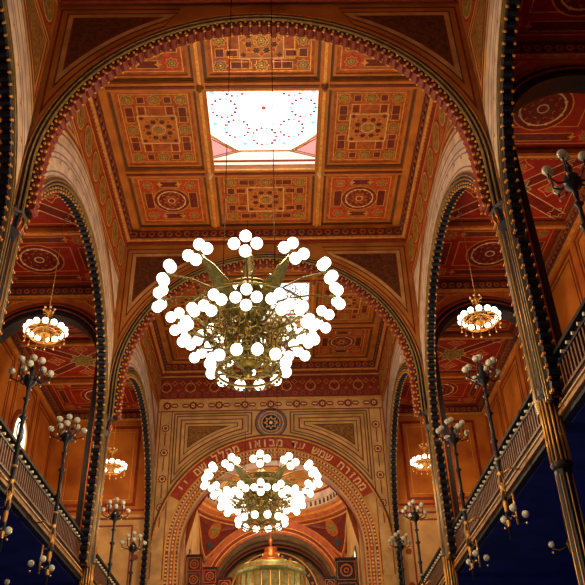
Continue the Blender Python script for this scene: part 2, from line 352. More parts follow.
def nave_ceiling(k, detail=True):
    y0 = AR[k]+.30; rows = [y0, y0+3.25, y0+3.25+4.19, AR[k+1]-.27]; xs = [-5.14, -2.05, 2.05, 5.14]
    mb = MB(); Q = ceil_(HC+.15)
    bw = .17
    # coffer grounds (leave the middle one open for the skylight)
    for i in range(3):
        for j in range(3):
            if i == 1 and j == 1: continue
            mb.rect(Q, xs[i], rows[j], xs[i+1], rows[j+1], ORED, 0, -.25)
    # beams and stepped frames
    Qb = ceil_(HC)
    for x in xs[1:3]:
        mb.rect(Qb, x-bw, y0, x+bw, rows[3], ORANGE, .06, -.15); mb.rect(Qb, x-.05, y0, x+.05, rows[3], GOLD, .10, .06)
        for y in rows[1:3]: mb.lathe([(.13, 0), (.13, -.06), (.08, -.12), (.08, -.18), (.03, -.26)], (x, y, HC-.05), FIELD if y == rows[1] else CREAMG, 8)
    for y in rows[1:3]:
        for i in range(3): mb.rect(Qb, xs[i]+(bw if i else 0), y-bw, xs[i+1]-(bw if i < 2 else 0), y+bw, ORANGE, .05, -.15)
        for i in range(3): mb.rect(Qb, xs[i]+(bw if i else 0), y-.05, xs[i+1]-(bw if i < 2 else 0), y+.05, MAROON, .08, .05)
    for i in range(3):
        for j in range(3):
            a, c = xs[i]+(bw if i else 0), xs[i+1]-(bw if i < 2 else 0); b, d = rows[j]+(bw if j else 0), rows[j+1]-(bw if j < 2 else 0)
            if i == 1 and j == 1: continue
            mb.rframe(Q, a, b, c, d, .09, BROWNL, .09); mb.rframe(Q, a+.09, b+.09, c-.09, d-.09, .1, ORANGE, .05)
            if detail: (patB if (i != 1 and j != 1) else patA)(mb, Q, a+.19, b+.19, c-.19, d-.19, 0, NC)
    # border beam round the bay, then the cornice frieze
    for s in (-1, 1):
        x0, x1 = sorted((s*5.14, s*5.4)); mb.rect(Qb, x0, y0-.3, x1, rows[3]+.3, ORANGE, .12, -.2)
        x0, x1 = sorted((s*5.40, s*W)); mb.rect(Qb, x0, y0-.3, x1, rows[3]+.3, MAROON, .20, -.2)
    mb.rect(Qb, -5.4, AR[k]+.1, 5.4, y0, ORANGE, .12, -.2); mb.rect(Qb, -5.4, rows[3], 5.4, AR[k+1]-.1, ORANGE, .12, -.2)
    c = mb.build('ceiling', kind='structure')
    # frieze on the four walls
    mb = MB()
    for s in (-1, 1):
        Qw = wallX(s*W, -s)
        frieze(mb, Qw, AR[k]+.1, AR[k+1]-.1, 19.42, 19.80, h=.26); mb.rect(Qw, AR[k]+.1, 19.34, AR[k+1]-.1, 19.42, GOLD, .22)
        mb.rect(Qw, AR[k]+.1, 19.22, AR[k+1]-.1, 19.34, DARKRED, .12)
        for i in range(60):
            u = AR[k]+.2+i*(P-.4)/60; mb.disc(Qw, u, 19.28, .035, GOLD, .15, 6, .12)
    for y, s in ((AR[k+1]-.16, -1), (AR[k]+.16, 1)):
        Qw = wallY(y, s)
        frieze(mb, Qw, -W+.2, W-.2, 19.42, 19.80, h=.22); mb.rect(Qw, -W+.2, 19.34, W-.2, 19.42, GOLD, .20); mb.rect(Qw, -W+.1, 19.22, W-.1, 19.34, DARKRED, .11)
    mb.build('trim_%d' % (10+k), kind='structure')
    # skylight well in the middle coffer
    sk = empty('window_%d' % (k+1), (0, 0, 0), kind='structure')
    mb = MB(); a, b, c2, d = -2.05+bw, rows[1]+bw, 2.05-bw, rows[2]-bw; ZT = HC+1.2
    cu, cv = 0, (b+d)/2; GX, GY = 2.5, 3.1
    lo = [(a, b), (c2, b), (c2, d), (a, d)]; hi = [(-GX, cv-GY), (GX, cv-GY), (GX, cv+GY), (-GX, cv+GY)]
    for t0, t1, m in ((0, .12, GOLD), (.12, .55, CREAM), (.55, .62, ORED), (.62, 1, CREAM)):
        f = lambda t: [(p[0]+(q[0]-p[0])*t, p[1]+(q[1]-p[1])*t, HC-.03+(ZT-HC+.03)*t) for p, q in zip(lo, hi)]
        mb.add(f(t0)+f(t1), [(i, (i+1) % 4, 4+(i+1) % 4, 4+i) for i in range(4)], m)
    mb.rframe(ceil_(HC), a-.02, b-.02, c2+.02, d+.02, .05, GOLD, .06)
    mb.build('reveal', sk)
    A8, L = 2.2, 1.05
    octo = [(-A8+L, cv-A8), (A8-L, cv-A8), (A8, cv-A8+L), (A8, cv+A8-L), (A8-L, cv+A8), (-A8+L, cv+A8), (-A8, cv+A8-L), (-A8, cv-A8+L)]
    Qg = ceil_(ZT); mb = MB()
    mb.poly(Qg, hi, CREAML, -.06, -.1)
    sq_ = [(-A8-.06, cv-A8-.75), (A8+.06, cv-A8-.75), (A8+.06, cv+A8+.6), (-A8-.06, cv+A8+.6)]
    mb.frame(Qg, sq_, .05, REDB, .02, -.06)
    for sx in (-1, 1):
        for sy in (-1, 1):
            tri = [(sx*(A8-.05), cv+sy*(A8+.45)), (sx*(A8-L-.25), cv+sy*(A8+.02)), (sx*(A8-.05), cv+sy*(A8-L+.1))]
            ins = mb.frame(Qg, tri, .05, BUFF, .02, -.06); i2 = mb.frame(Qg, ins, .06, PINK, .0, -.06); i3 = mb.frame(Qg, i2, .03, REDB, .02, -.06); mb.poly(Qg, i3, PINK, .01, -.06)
    mb.frame(Qg, octo, .05, GOLD, .05, -.06)
    mb.build('painted_glow_border', sk)
    mb = MB(); mb.poly(Qg, octo, PANE, 0, -.04); mb.build('glass', sk)
    mb = MB(); cu, cv = (a+c2)/2, (b+d)/2
    for i in range(8):
        aa = 2*pi*(i+.0)/8+pi/2; u, v = cu+1.43*cos(aa), cv+1.43*sin(aa)
        for q in range(14):
            bb = 2*pi*q/14; mb.disc(Qg, u+.44*cos(bb), v+.44*sin(bb), .062, (PANER, PANED, PANER, PANEB)[q % 4], .02, 5)
        mb.line(Qg, (cu+2.0*cos(aa+.39), cv+2.0*sin(aa+.39)), (cu+1.75*cos(aa+.39), cv+1.75*sin(aa+.39)), .03, PANEB, .02)
        mb.star(Qg, cu+1.95*cos(aa+.39), cv+1.95*sin(aa+.39), .13, PANEB, .022, 3, .5, ph=aa)
    mb.disc(Qg, cu, cv, .09, PANER, .02, 8)
    mb.frame(Qg, octo, .06, BUFF, .03)
    mb.build('leading', sk)
for k in range(3): nave_ceiling(k, k > 0)
mb = MB(); mb.box((-W, YB, HC), (W, A0-.2, HC+.2), ORANGE); mb.build('ceiling', kind='structure')

# ------------------------------------------------------------------ transverse arches of the nave
CZ, CR = 13.05, 5.33
for k in range(3):
    y = AR[k]; mb = MB(); Q = wallY(y-.10, -1)
    archwall(mb, Q, -W-.02, W+.02, 11.7, HC+.2, 0, CZ, CR, WALLO, .20, IRONB, 56, back=WALLO)
    cl = (-W, W)
    for Qf in (Q, wallY(y+.10, 1)):
        archband(mb, Qf, 0, CZ, CR, CR+.08, 11.7, IRONB, .06, clamp=cl, n=56)
        for ra, rb, m, h in ((CR+.08, CR+.12, SILV, .12), (CR+.12, CR+.19, IRONB, .07), (CR+.19, CR+.22, SILV, .14), (CR+.22, CR+.31, IRONB, .09), (CR+.31, CR+.34, GOLD, .12), (CR+.34, CR+.42, BROWNL, .05)):
            archband(mb, Qf, 0, CZ, ra, rb, 11.7, m, h, clamp=cl, n=56)
        beads(mb, Qf, 0, CZ, CR+.04, 11.7, .26, .035, .10, GOLD)
    lace(mb, Q, 0, CZ, CR, 11.7, .26, .10, .035, .20, MAROON, GOLD)
    # painted spandrels: nested borders and dark damask panel
    for s in (-1, 1):
        for Qf in (Q, wallY(y+.10, 1)):
            def tri(off):
                x1 = W-off; zt = 19.2-off; R_ = CR+.42+off
                pts = [(s*x1, zt)]
                a_end = math.acos(min(1, x1/R_)) if x1 < R_ else 0
                a_top = math.asin(min(.999, (zt-CZ)/R_))
                a_top = min(a_top, 1.18)
                for i in range(13):
                    a = a_top+(a_end-a_top)*i/12; pts.append((s*R_*cos(a), CZ+R_*sin(a)))
                pts[1] = (pts[1][0], zt) if a_top >= 1.18 else pts[1]
                return pts
            def tband(o1, o2, m, h):
                A_, B_ = tri(o1), tri(o2); mb.band(Qf, A_, B_, m, h)
            tband(.12, .17, DARKRED, .012); tband(.32, .36, BROWNL, .012); tband(.36, .5, BUFF, .008); tband(.5, .54, DARKRED, .014)
            B_ = tri(.54); cu = sum(p[0] for p in B_)/len(B_); cv = sum(p[1] for p in B_)/len(B_)
            mb.add([Qf(cu, cv, .01)]+[Qf(*p, .01) for p in B_], [(0, i+1, (i+1) % len(B_)+1) for i in range(len(B_))], DAMASK)
    mb.build('trim_%d' % (20+k), kind='structure')

# ------------------------------------------------------------------ nave arcade walls over the galleries
BZ, BR = 10.62, 5.2
for k in range(3):
    yc = (AR[k]+AR[k+1])/2; ya, yb = AR[k], AR[k+1]
    for s in (-1, 1):
        mb = MB(); Q = wallX(s*W, -s)
        archwall(mb, Q, ya, yb, 6.6, HC+.2, yc, BZ, BR, WALLO, T, BROWNL, 48, back=AOR)
        cl = (ya+.02, yb-.02)
        # pale concentric bands
        rr = BR+.29
        seq = [(.10, WALLP), (.05, WALLG), (.34, WALLP), (.05, WALLG), (.10, WALLP), (.05, WALLG), (.22, WALLP), (.06, WALLG), (.10, WALLP), (.05, BUFF), (.14, WALLP), (.06, BROWNL), (.12, BUFF), (.05, BROWNL)]
        for wd, m in seq:
            archband(mb, Q, yc, BZ, rr, rr+wd, 8.5 if rr < 5.5 else BZ, m, .012, clamp=cl); rr += wd
        # little ornaments in the wide pale band
        for i in range(21):
            a = pi*(i+.5)/21; u, v = yc-(BR+.72)*cos(a), BZ+(BR+.72)*sin(a)
            if abs(u-yc) < 5.5: mb.star(Q, u, v, .11, BUFF, .02, 4, .5, ph=a); mb.disc(Q, u, v, .04, WALLG, .024, 6)
        # moulding of the arch
        Q2 = wallX(s*(W+T), s)
        for Qf in (Q, Q2):
            for ra, rb, m, h in ((BR, BR+.05, IRONB, .04), (BR+.05, BR+.08, SILV, .10), (BR+.08, BR+.15, IRONB, .05), (BR+.15, BR+.18, SILV, .11), (BR+.18, BR+.26, BROWNL, .06), (BR+.26, BR+.29, SILV, .05)):
                archband(mb, Qf, yc, BZ, ra, rb, 6.6, m, h, n=48)
        lace(mb, Q, yc, BZ, BR-.03, 6.7, .27, .095, .033, T, IRONB, GOLD)
        # oval band beneath the cornice with border lines
        mb.rect(Q, ya+.2, 19.14, yb-.2, 19.19, GOLD, .02); mb.rect(Q, ya+.2, 17.66, yb-.2, 17.72, DARKRED, .02)
        n = 9
        mb.rect(Q, ya+.2, 17.72, yb-.2, 19.14, ORED, .006)
        for i in range(n):
            u = ya+.8+i*(P-1.6)/(n-1)
            mb.disc(Q, u, 18.43, .54, DARKRED, .012, 20, k=1.15); mb.disc(Q, u, 18.43, .42, OLIVE, .016, 20, k=1.2); mb.ring(Q, u, 18.43, .42, .47, GOLD, .02, 20, k=1.18); mb.star(Q, u, 18.43, .30, FIELD, .02, 6, .55); mb.starline(Q, u, 18.43, .30, .04, GOLD, .024, 6, .55)
            if i < n-1: mb.star(Q, u+(P-1.6)/(n-1)/2, 18.43, .16, VERM, .014, 4, .45)
        # spandrel panel frames
        for t in (-1, 1):
            R_ = BR+1.72
            def sp(off):
                um = 5.45-off; zt = 17.6-off; R1 = R_+off; pts = [(yc+t*um, zt)]
                a0 = math.asin(min(.98, (zt-BZ)/R1)) if zt-BZ < R1 else 1.3
                a1 = math.acos(um/R1)
                for i in range(9): a = a0+(a1-a0)*i/8; pts.append((yc+t*R1*cos(a), BZ+R1*sin(a)))
                return pts
            if True:
                mb.band(Q, sp(.08), sp(.13), DARKRED, .014); mb.band(Q, sp(.26), sp(.29), BROWNL, .014)
                B_ = sp(.34); cu = sum(p[0] for p in B_)/len(B_); cv = sum(p[1] for p in B_)/len(B_)
                mb.add([Q(cu, cv, .01)]+[Q(*p, .01) for p in B_], [(0, i+1, (i+1) % len(B_)+1) for i in range(len(B_))], FIELD if k == 0 else WALLP)
        mb.build('wall_%s' % ('left' if s < 0 else 'right'), kind='structure')

# ------------------------------------------------------------------ iron columns at the arcade piers
def make_column():
    root = empty('iron_column', (0, 0, FL))
    H1 = 11.75-FL
    mb = MB(); mb.lathe([(.45, 0), (.45, .5), (.3, .7), (.165, .9), (.165, H1-.7), (.21, H1-.5), (.17, H1-.4), (.2, H1-.15), (.28, H1)], (0, 0, 0), IRONB, 8, False, pi/8)
    mb.build('shaft', root)
    for i in range(8):
        a = 2*pi*i/8; x, y = .16*cos(a), .16*sin(a)
        for z0, z1 in ((1, 5.2-FL), (7.0-FL, H1-.8)):
            mb = MB(); mb.tube([(x, y, z0), (x, y, z1)], .014, GILT, 5); mb.build('gilt_fillet', root)
    mb = MB(); zc = 5.4-FL
    mb.lathe([(.17, -.1), (.22, 0), (.17, .08), (.17, 1.3), (.22, 1.36), (.17, 1.45)], (0, 0, zc), IRON, 16)
    for i in range(14):
        a = 2*pi*i/14; mb.tube([(.185*cos(a), .185*sin(a), zc+.05), (.185*cos(a), .185*sin(a), zc+1.32)], .024, GILT, 5)
    mb.build('gilt_collar', root)
    mb = MB()
    for i in range(8):
        a = 2*pi*i/8+.39
        mb.tube([(.22*cos(a), .22*sin(a), H1-.5), (.28*cos(a), .28*sin(a), H1-.3), (.27*cos(a), .27*sin(a), H1-.1)], [.02, .03, .02], COPPER, 5)
    mb.lathe([(.26, 0), (.32, .05), (.32, .12), (.28, .16)], (0, 0, H1-.1), IRON, 8, False, pi/8)
    mb.build('capital', root)
    return root
col0 = make_column(); first = True
for k, where in ((1, 'nearest the viewer, carrying the big front arch'), (2, 'under the springing of the second arch'),):
    for s in (-1, 1):
        o = col0 if first else copy_tree(col0); first = False
        o.location = (s*(W+.02), AR[k], FL)
        tag(o, 'dark iron column with gilt fillets on the %s side, %s' % ('left' if s < 0 else 'right', where), 'column', 'iron columns of the arcade')

# ------------------------------------------------------------------ aisles above the galleries
def aisle_pat(mb, Q, a, b, c, d, kind):
    if kind == 0: patB(mb, Q, a, b, c, d, 0, AC)
    else:
        cu, cv = (a+c)/2, (b+d)/2
        mb.rframe(Q, a+.08, b+.08, c-.08, d-.08, .03, GOLD, .004)
        for p, q in (((a+.1, b+.1), (c-.1, d-.1)), ((a+.1, d-.1), (c-.1, b+.1))):
            p, q = Vector(p), Vector(q); dd = (q-p).normalized(); nn = Vector((-dd.y, dd.x))
            mb.line(Q, p, q, .34, ARED2, .003)
            for t in (-.2, .2): mb.line(Q, p+nn*t, q+nn*t, .03, CREAMG, .006)
        for u, v in ((a+.9, cv), (c-.9, cv), (cu, b+.55), (cu, d-.55)):
            mb.rect(Q, u-.3, v-.2, u+.3, v+.2, VERM, .004); mb.starline(Q, u, v, .42, .03, CREAMG, .01, 4, .6); quatrefoil(mb, Q, u, v, .15, .006)
        mb.star(Q, cu, cv, .62, OLIVE, .008, 8, .7); mb.starline(Q, cu, cv, .62, .035, CREAMG, .012, 8, .7); mb.starline(Q, cu, cv, .36, .03, GOLD, .013, 8, .6)
        for u in (a+.35, c-.35):
            for v in (b+.35, d-.35): mb.starline(Q, u, v, .3, .03, CREAMG, .012, 6, .6)
for s in (-1, 1):
    for k in range(3):
        y0, y1 = AR[k]+.25, AR[k+1]-.25; x0, x1 = sorted((s*(W+T), s*XO)); mb = MB(); Q = ceil_(HA)
        mb.box((x0, AR[k], HA), (x1, AR[k+1], HA+.2), ARED)
        n = 3; L = (y1-y0)/n; e = .35
        for j in range(n):
            a, c, b, d = x0+e, x1-e, y0+j*L+.2, y0+(j+1)*L-.2
            mb.rframe(Q, a-.1, b-.1, c+.1, d+.1, .06, BROWNL, .06)
            if k > 0 or s > 0: aisle_pat(mb, Q, a, b, c, d, j % 2)
            if j: mb.rect(Q, x0, y0+j*L-.13, x1, y0+j*L+.13, AOR, .22); mb.rect(Q, x0, y0+j*L-.05, x1, y0+j*L+.05, GOLD, .24, .22)
            if j: frieze(mb, Q, x0, x1, y0+j*L+.13, y0+j*L+.30, h=.08, step=.2, m1=GOLD)
        mb.rect(Q, x0, y0, x0+.25, y1, AOR, .1); mb.rect(Q, x1-.25, y0, x1, y1, AOR, .1)
        for y, t in ((AR[k+1]-.2, -1), (AR[k]+.2, 1)):
            Qw = wallY(y, t); frieze(mb, Qw, x0, x1, HA-.42, HA-.12, h=.16, step=.3, m1=AOR); mb.rect(Qw, x0, HA-.5, x1, HA-.42, GOLD, .12)
        Qw = wallX(s*XO, -s); frieze(mb, Qw, y0, y1, HA-.42, HA-.12, h=.2, step=.3, m1=AOR); mb.rect(Qw, y0, HA-.5, y1, HA-.42, GOLD, .12)
        mb.build('ceiling', kind='structure')
    # arches across the aisle
    for k in range(3):
        x0, x1 = sorted((s*(W+T), s*XO)); cx = s*8.3; mb = MB(); Q = wallY(AR[k]-.18, -1)
        archwall(mb, Q, x0, x1, 6.6, HA, cx, 13.85, 2.08, AOR, .36, IRONB, 28)
        for Qf in (Q, wallY(AR[k]+.18, 1)):
            for ra, rb, m, h in ((0, .12, IRON, .12), (.12, .2, IRONB, .16), (.2, .24, COPPER, .2), (.24, .40, IRONB, .12), (.40, .44, COPPER, .15), (.44, .6, DARKRED, .03)):
                archband(mb, Qf, cx, 13.85, 2.08+ra, 2.08+rb, 6.6, m, h, clamp=(x0, x1), n=28)
            for t in (-1, 1):
                um = (x1-x0)/2
                pts = [(cx+t*2.3, HA-.6), (cx+t*2.3, 15.7), (cx+t*1.35, 16.5), (cx+t*.9, HA-.6)]
                mb.frame(Qf, pts, .05, GOLD, .05)
        mb.build('trim_%d' % (30+k+(5 if s > 0 else 0)), kind='structure')
    # outer wall: shade below the gallery painted in navy, orange above with painted frames and a window per bay
    nm = 'left' if s < 0 else 'right'
    mb = MB(); x = s*XO; xa, xb = sorted((x, x+s*.3))
    mb.box((xa, YB, FL), (xb, YE+.3, 6.35), NAVY_SHADE); mb.box((xa, YB, 6.35), (xb, YE+.3, HA+.3), AWALL)
    Q = wallX(x, -s)
    for k in range(3):
        yc = (AR[k]+AR[k+1])/2+.45
        mb.rect(Q, AR[k]+.2, 12.1, AR[k+1]-.2, 12.25, ABORD, .02); mb.rect(Q, AR[k]+.2, 8.5, AR[k+1]-.2, 8.6, ABORD, .02)
        for a, b in ((AR[k]+.5, yc-2.0), (yc-1.5, yc+1.5), (yc+2.0, AR[k+1]-.5)):
            mb.rframe(Q, a, 12.5, b, 16.5, .09, ABORD, .02); mb.rframe(Q, a+.25, 12.75, b-.25, 16.25, .04, BROWNL, .02)
            mb.rframe(Q, a, 8.8, b, 11.9, .09, ABORD, .02)
        if s < 0: archband(mb, Q, yc, 13.8, .95, 1.15, 11, ABORD, .06, n=20); archband(mb, Q, yc, 13.8, .86, .95, 11, WALLC, .1, n=20)
    mb.build('wall_%s' % nm, kind='structure')
    for k in (1, 2) if s < 0 else ():
        yc = (AR[k]+AR[k+1])/2+.45
        wn = empty('window_%d' % (4+k+(2 if s > 0 else 0)), kind='structure')
        mb = MB(); mb.poly(Q, arcpts(yc, 13.8, .86, 11, 20), WPANE, .03); mb.build('pane', wn)
        mb = MB()
        for z in (11.8, 12.6, 13.4): mb.rect(Q, yc-.86, z-.03, yc+.86, z+.03, BROWNL, .06)
        mb.rect(Q, yc-.03, 11, yc+.03, 14.6, BROWNL, .06); mb.ring(Q, yc, 14.0, .4, .46, TEAL, .07, 20); mb.disc(Q, yc, 14.0, .12, PANEB, .08, 8)
        mb.build('mullion', wn)
    # end wall of the aisle
    x0, x1 = sorted((s*(W+.0), s*XO)); mb = MB(); Q = wallY(YE, -1)
    mb.box((x0, YE, FL), (x1, YE+.3, 6.3), NAVY_SHADE); mb.box((x0, YE, 6.3), (x1, YE+.3, 12.0), WALLC); mb.box((x0, YE, 12.0), (x1, YE+.3, HA+.3), AWALL)
    mb.rect(Q, x0, 11.75, x1, 11.85, ABORD, .02); mb.rect(Q, x0, 12.15, x1, 12.25, ABORD, .02)
    xi0, xi1 = sorted((s*6.5, s*10.3))
    mb.rframe(Q, xi0, 12.4, xi1, 16.5, .14, ABORD, .02); mb.rframe(Q, xi0+.3, 12.7, xi1-.3, 16.2, .04, GOLD, .02); mb.rframe(Q, xi0, 7, xi1, 11.5, .08, ABORD, .02)
    for z in (8.5, 10): mb.disc(Q, s*6.3, z, .15, ABORD, .03, 6)
    mb.rect(Q, s*8.4-.35, 8.2, s*8.4+.35, 10.5, COPPER, .05)
    mb.build('wall_end_%s' % nm, kind='structure')

# ------------------------------------------------------------------ galleries
for s in (-1, 1):
    nm = 'left' if s < 0 else 'right'; XG = 5.92
    x0, x1 = sorted((s*(XG+.1), s*XO)); mb = MB()
    mb.box((x0, YB, 6.18), (x1, YE, 6.5), NAVY_SHADE); mb.build('trim_%d' % (40 if s < 0 else 41), kind='structure')
    root = empty('gallery_parapet', (s*XG, 0, 0), label='long dark iron balustrade with gilt mouldings along the %s gallery' % nm, cat='balustrade', group=None)
    Q = lambda u, v, h, s=s: (-s*h, u, v)
    y0, y1 = 1.5, YE-.05
    mb = MB(); mb.rect(Q, y0, 6.2, y1, 6.32, BLACKI, .06, -.12); mb.rect(Q, y0, 6.32, y1, 6.40, FIELD, .12, -.1); mb.rect(Q, y0, 6.42, y1, 6.50, BROWNL, .06, -.1)
    mb.rect(Q, y0, 6.5, y1, 6.53, BUFF, .09, -.1); mb.rect(Q, y0, 6.55, y1, 6.66, BLACKI, .04, -.1); mb.rect(Q, y0, 6.66, y1, 6.72, BROWNL, .07, -.1)
    mb.build('lower_moulding', root, label='gilt and copper lower moulding')
    mb = MB(); mb.rect(Q, y0, 7.46, y1, 7.54, BLACKI, .09, -.12); mb.rect(Q, y0, 7.54, y1, 7.58, BLACKI, .05, -.08); mb.rect(Q, y0, 7.26, y1, 7.30, IRONB, .05, -.05)
    mb.build('handrail', root)
    mb = MB(); mb.rect(Q, y0, 6.72, y1, 7.46, BLACKI, -.02, -.06)
    n = int((y1-y0)/.17)
    for i in range(n):
        u = y0+(i+.5)*(y1-y0)/n; mb.rect(Q, u-.03, 6.72, u+.03, 7.26, BROWNL, .03, -.02)
    mb.build('baluster_screen', root, kind=None)
    n = int((y1-y0)/.34); rest = MB(); near = 0; proto = None
    for i in range(n):
        u = y0+(i+.5)*(y1-y0)/n
        if u > 8.5 and near < 100:
            near += 1
            if proto is None:
                mb = MB(); mb.disc(lambda a, b, h, s=s: (-s*h, a, b), 0, 0, .034, CREAM, .06, 6, -.02); proto = mb.build('stud', root, label='pale stud'); st = proto
            else: st = proto.copy(); COL.objects.link(st)
            st.location = (0, u, 7.38)
        else: rest.disc(Q, u, 7.38, .042, CREAMG, .04, 6, -.02)
    rest.build('stud', root, kind='stuff', label='pale studs farther along the rail')

# ------------------------------------------------------------------ chancel wall
CAZ, CAR = 10.2, 4.28
mb = MB(); Q = wallY(YE, -1)
archwall(mb, Q, -W-.02, W+.02, FL, HC+.2, 0, CAZ, CAR, WALLC, .6, CHAN, 56, back=CHAN)
# top: patterned dark red frieze
mb.rect(Q, -W, 17.95, W, 19.2, DARKRED, .015)
for i in range(27):
    u = -5.4+i*10.8/26
    mb.starline(Q, u, 18.85, .17, .03, GOLD, .03, 4, .5); mb.star(Q, u+.2, 18.45, .12, ORED, .03, 4, .5)
    mb.rframe(Q, u-.1, 18.1, u+.1, 18.3, .025, WALLG, .03)
for i in range(0, 27, 3): mb.disc(Q, -5.4+i*10.8/26, 18.6, .24, MAROON, .028, 8); mb.ring(Q, -5.4+i*10.8/26, 18.6, .24, .28, GOLD, .034, 8)
mb.rect(Q, -W, 17.9, W, 17.96, GOLD, .03)
# row of cartouches
mb.rect(Q, -W, 17.3, W, 17.85, BUFF, .012); mb.rect(Q, -W, 17.24, W, 17.29, DARKRED, .02)
for i in range(9):
    u = -5.3+i*10.6/8
    mb.star(Q, u, 17.58, .24, DARKRED, .02, 8, .8); mb.disc(Q, u, 17.58, .1, CREAMG, .03, 8); mb.disc(Q, u, 17.58, .05, DARKRED, .034, 6)
    if i < 8:
        for t in (.38, .95): mb.poly(Q, [(u+t-.2, 17.58), (u+t-.12, 17.7), (u+t+.12, 17.7), (u+t+.2, 17.58), (u+t+.12, 17.46), (u+t-.12, 17.46)], DARKRED, .02); mb.line(Q, (u+t-.12, 17.58), (u+t+.12, 17.58), .07, CREAMG, .026)
# side strips of rosettes
for s in (-1, 1):
    mb.rect(Q, s*5.3-.26, 9, s*5.3+.26, 17.3, BUFF, .010)
    for t in (-.28, .28): mb.rect(Q, s*5.3+t-.02, 9, s*5.3+t+.02, 17.3, DARKRED, .02)
    for z in (16.35, 15.05, 13.7, 12.3): mb.star(Q, s*5.3, z, .22, DARKRED, .02, 8, .8); mb.ring(Q, s*5.3, z, .09, .14, CREAMG, .03, 8); mb.line(Q, (s*5.3, z-.25), (s*5.3, z-.95), .05, DARKRED, .02)
    # nested spandrel triangles
    def tri(off):
        x1, zt, R_ = 4.9-off, 17.15-off, 5.85+off
        pts = [(s*x1, zt)]; xa = .95+off*1.3
        at = math.asin(min(.995, (zt-CAZ)/R_)) if zt-CAZ < R_ else 1.5
        at = min(at, math.acos(xa/R_)); ae = math.acos(x1/R_)
        pts.append((s*R_*cos(at), zt))
        for i in range(14): a = at+(ae-at)*i/13; pts.append((s*R_*cos(a), CAZ+R_*sin(a)))
        return pts
    for o1, o2, m in ((.0, .05, BROWNL), (.14, .18, BROWNL), (.34, .40, DARKRED), (.40, .55, BUFF), (.55, .59, BROWNL), (.72, .76, BROWNL)):
        mb.band(Q, tri(o1), tri(o2), m, .022)
    B_ = tri(.76); cu = sum(p[0] for p in B_)/len(B_); cv = sum(p[1] for p in B_)/len(B_)
    mb.add([Q(cu, cv, .015)]+[Q(*p, .015) for p in B_], [(0, i+1, (i+1) % len(B_)+1) for i in range(len(B_))], FIELD)
# roundel
mb.disc(Q, 0, 16.55, .82, WALLG, .02, 32); mb.ring(Q, 0, 16.55, .76, .82, BROWNL, .04, 32); mb.ring(Q, 0, 16.55, .60, .64, GOLD, .04, 32)
mb.disc(Q, 0, 16.55, .46, IRONB, .03, 24); mb.ring(Q, 0, 16.55, .44, .48, GOLD, .045, 24); mb.starline(Q, 0, 16.55, .38, .1, GOLD, .05, 8, .6); mb.disc(Q, 0, 16.55, .09, CREAMG, .05, 8)
# arch bands: outer buff mouldings, red inscription band, rope rings
for ra, rb, m, h in ((5.62, 5.72, BROWNL, .05), (5.55, 5.62, GOLD, .07)):
    archband(mb, Q, 0, CAZ, ra, rb, CAZ, m, h, n=56)
nn = 50; a0, a1 = .50, pi-.50
f = lambda r: [(r*cos(a0+(a1-a0)*i/nn), CAZ+r*sin(a0+(a1-a0)*i/nn)) for i in range(nn+1)]
mb.band(Q, f(5.55), f(4.98), REDB, .03, closed=False)
for ra, rb, m, h in ((4.90, 4.98, GOLD, .10), (4.78, 4.90, DARKRED, .05), (4.70, 4.78, BUFF, .12), (4.50, 4.70, CHAN, .06), (4.43, 4.50, GOLD, .13), (4.34, 4.43, DARKRED, .06), (4.28, 4.34, BUFF, .11)):
    archband(mb, Q, 0, CAZ, ra, rb, 4, m, h, n=56)
for r, st in ((4.84, .17), (4.60, .17), (4.385, .17)): beads(mb, Q, 0, CAZ, r, 5, st, .05, .12, CREAMG if r > 4.5 else BUFF)
mb.build('wall_front', kind='structure')
# Hebrew verse around the arch
TXT = 'ממזרח שמש עד מבואו מהלל שם יי'
ins_root = empty('inscription', (0, YE, CAZ), label='pale gold Hebrew verse on the red band of the chancel arch', cat='inscription'); QL = lambda u, v, h: (u, -.03-h, v)
QL_ = wallY(YE-.03, -1)
sp = (pi-.50-.62)/len(TXT); dg = bpy.context.evaluated_depsgraph_get()
cache = {}
for i, ch in enumerate(TXT):
    if ch == ' ': continue
    if ch not in cache:
        cu_ = bpy.data.curves.new('t', 'FONT'); cu_.body = ch; cu_.size = .58; cu_.offset = .012; cu_.align_x = 'CENTER'; cu_.resolution_u = 2
        ob = bpy.data.objects.new('t', cu_); COL.objects.link(ob); bpy.context.view_layer.update()
        dg = bpy.context.evaluated_depsgraph_get(); me = bpy.data.meshes.new_from_object(ob.evaluated_get(dg))
        cache[ch] = ([tuple(v.co) for v in me.vertices], [tuple(p.vertices) for p in me.polygons])
        bpy.data.objects.remove(ob); bpy.data.curves.remove(cu_); bpy.data.meshes.remove(me)
    vs, fs = cache[ch]; a = .55+sp*(i+.5); R_ = 5.08
    ex = (sin(a), -cos(a)); ey = (cos(a), sin(a))
    mb = MB(); mb.add([QL(R_*cos(a)+x*ex[0]*.92+y*ey[0], R_*sin(a)+x*ex[1]*.92+y*ey[1], .012) for x, y, z in vs], fs, CREAMG); mb.build('letter', ins_root)

